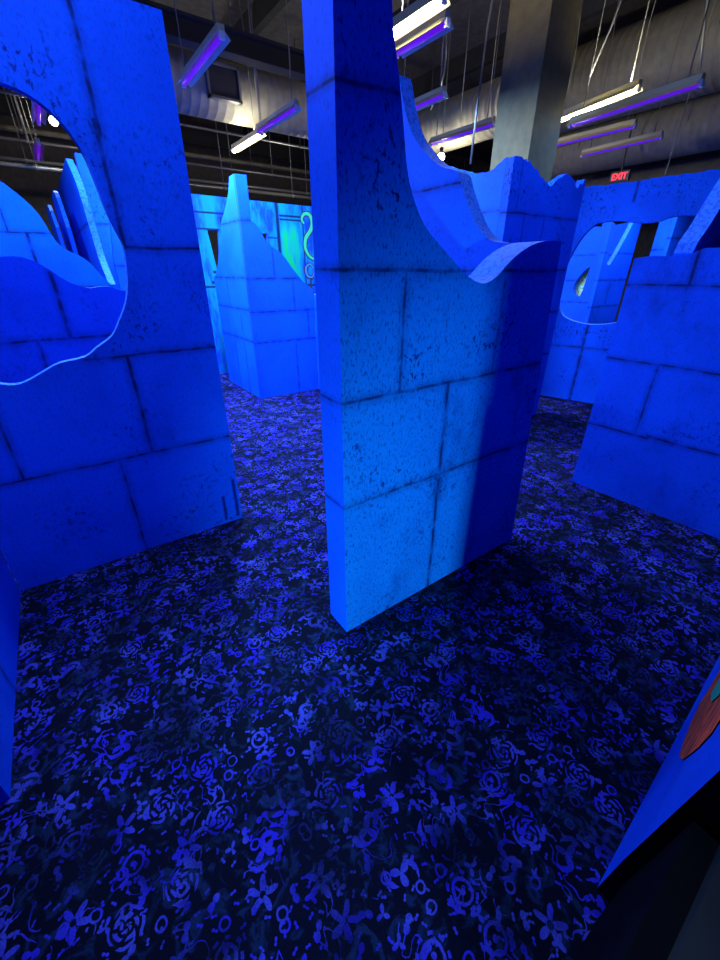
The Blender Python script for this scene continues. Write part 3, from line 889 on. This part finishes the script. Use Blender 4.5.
fitting(-0.3, 3.68, 3.3, 0.75, 'added unseen blacklight batten overhead, between the two wavy walls behind the torn opening', power=120)  # extra batten, out of view, to brighten the second wavy wall
fitting(-0.25, 1.35, 3.6, 0.80, 'added unseen blacklight batten overhead, in the aisle in front of the torn-window wall', power=85)  # out-of-view batten put in to light the torn-window wall's front
fitting(3.5, 1.25, 3.3, 0.85, 'added unseen blacklight batten overhead, between the centre and right-hand walls', power=20)  # unseen batten added so the jagged-peak wall's front gets light
fitting(-1.0, -1.9, 3.2, 1.2, 'added unseen blacklight batten overhead, behind the viewer', power=4)  # added weak fill, out of view


def bulb(x, y, z, label, power=10):
    r = empty('pendant_lamp', (x, y, z), 0, label, 'ceiling light')
    bm = bmesh.new()
    bmesh.ops.create_icosphere(bm, subdivisions=3, radius=0.06)
    link_mesh('bulb', bm, M_BULB, r, True)
    bm = bmesh.new()
    tube(bm, [(0, 0, 0.05), (0, 0, 0.12)], [0.035, 0.03], 12)
    link_mesh('socket', bm, M_STEEL, r)
    bm = bmesh.new()
    tube(bm, [(0, 0, 0.12), (0, 0, ZC - z)], 0.006, 6)
    link_mesh('suspension_cord', bm, M_CORD, r)
    l = bpy.data.lights.new('bulb_light', 'POINT'); l.energy = power; l.color = (1, .96, .85); l.shadow_soft_size = 0.07
    o = bpy.data.objects.new('bulb_light', l); COL.objects.link(o); o.parent = r; o.location = (0, 0, -0.09)
    return r


bulb(5.98, 5.98, 3.2, 'small glaring round lamp just above the centre wall\'s scoop', 60)
bulb(0.85, 9.4, 3.6, 'small white lamp seen through the torn opening under its upper rim', 70)
bulb(5.52, 9.275, 3.2, 'small distant lamp at the left edge of the centre wall, over the mural', 60)

# added low spotlight, out of view behind the camera, to rake the centre wall
sp = empty('added_spotlight', (-1.24, -1.55, 0), 0, 'added small black floor spotlight, unseen behind the viewer', 'spotlight')
bm = bmesh.new()
tube(bm, [(0, 0, 0), (0, 0, 0.03)], 0.16, 20)
tube(bm, [(0, 0, 0.03), (0, 0, 0.62)], 0.02, 10)
link_mesh('stand', bm, M_BLACK, sp)
aim = (Vector((1.75, 1.105, 0.2)) - Vector((-1.24, -1.55, 0.75))).normalized()
bm = bmesh.new()
c0 = Vector((0, 0, 0.75))
tube(bm, [c0 - aim * 0.24, c0 - aim * 0.20, c0 - aim * 0.04], [0.03, 0.085, 0.095], 20)
link_mesh('lamp_head', bm, M_BLACK, sp)
l = bpy.data.lights.new('spot_beam', 'SPOT')
l.energy = 1050; l.color = (0.12, 0.80, 0.95); l.spot_size = R(57); l.spot_blend = 1.0; l.shadow_soft_size = 0.04
o = bpy.data.objects.new('spot_beam', l); COL.objects.link(o); o.parent = sp; o.location = c0
o.rotation_euler = aim.to_track_quat('-Z', 'Y').to_euler()

# exit sign
M_SIGN = plain('sign housing', (0.02, 0.02, 0.02), 0.5)
M_EXIT = plain('lit red letters', (0.8, 0.02, 0.03), 0.4, emit=(1.0, 0.03, 0.05), strength=1.6)
ex = empty('exit_sign', (9.0, 4.467, 2.956), R(-90), 'small glowing red exit sign above the arched-window wall', 'exit sign')
ex.scale = (0.82, 0.82, 0.82)
bm = bmesh.new(); bx(bm, (-0.20, 0, 0), (0.20, 0.06, 0.19)); link_mesh('sign_box', bm, M_SIGN, ex)
bm = bmesh.new()
bx(bm, (-0.012, 0.02, 0.19), (0.012, 0.04, 1.22)); link_mesh('sign_mount', bm, M_SIGN, ex)
cu = bpy.data.curves.new('exit_text', 'FONT'); cu.body = 'EXIT'; cu.size = 0.16; cu.align_x = 'CENTER'; cu.extrude = 0.004; cu.offset = 0.004
to = bpy.data.objects.new('exit_text_tmp', cu); COL.objects.link(to)
dg = bpy.context.evaluated_depsgraph_get()
me = bpy.data.meshes.new_from_object(to.evaluated_get(dg))
bpy.data.objects.remove(to)
me.materials.clear(); me.materials.append(M_EXIT)
to = bpy.data.objects.new('lettering', me); COL.objects.link(to); to.parent = ex
to.rotation_euler = (R(90), 0, 0); to.location = (0, -0.005, 0.04)
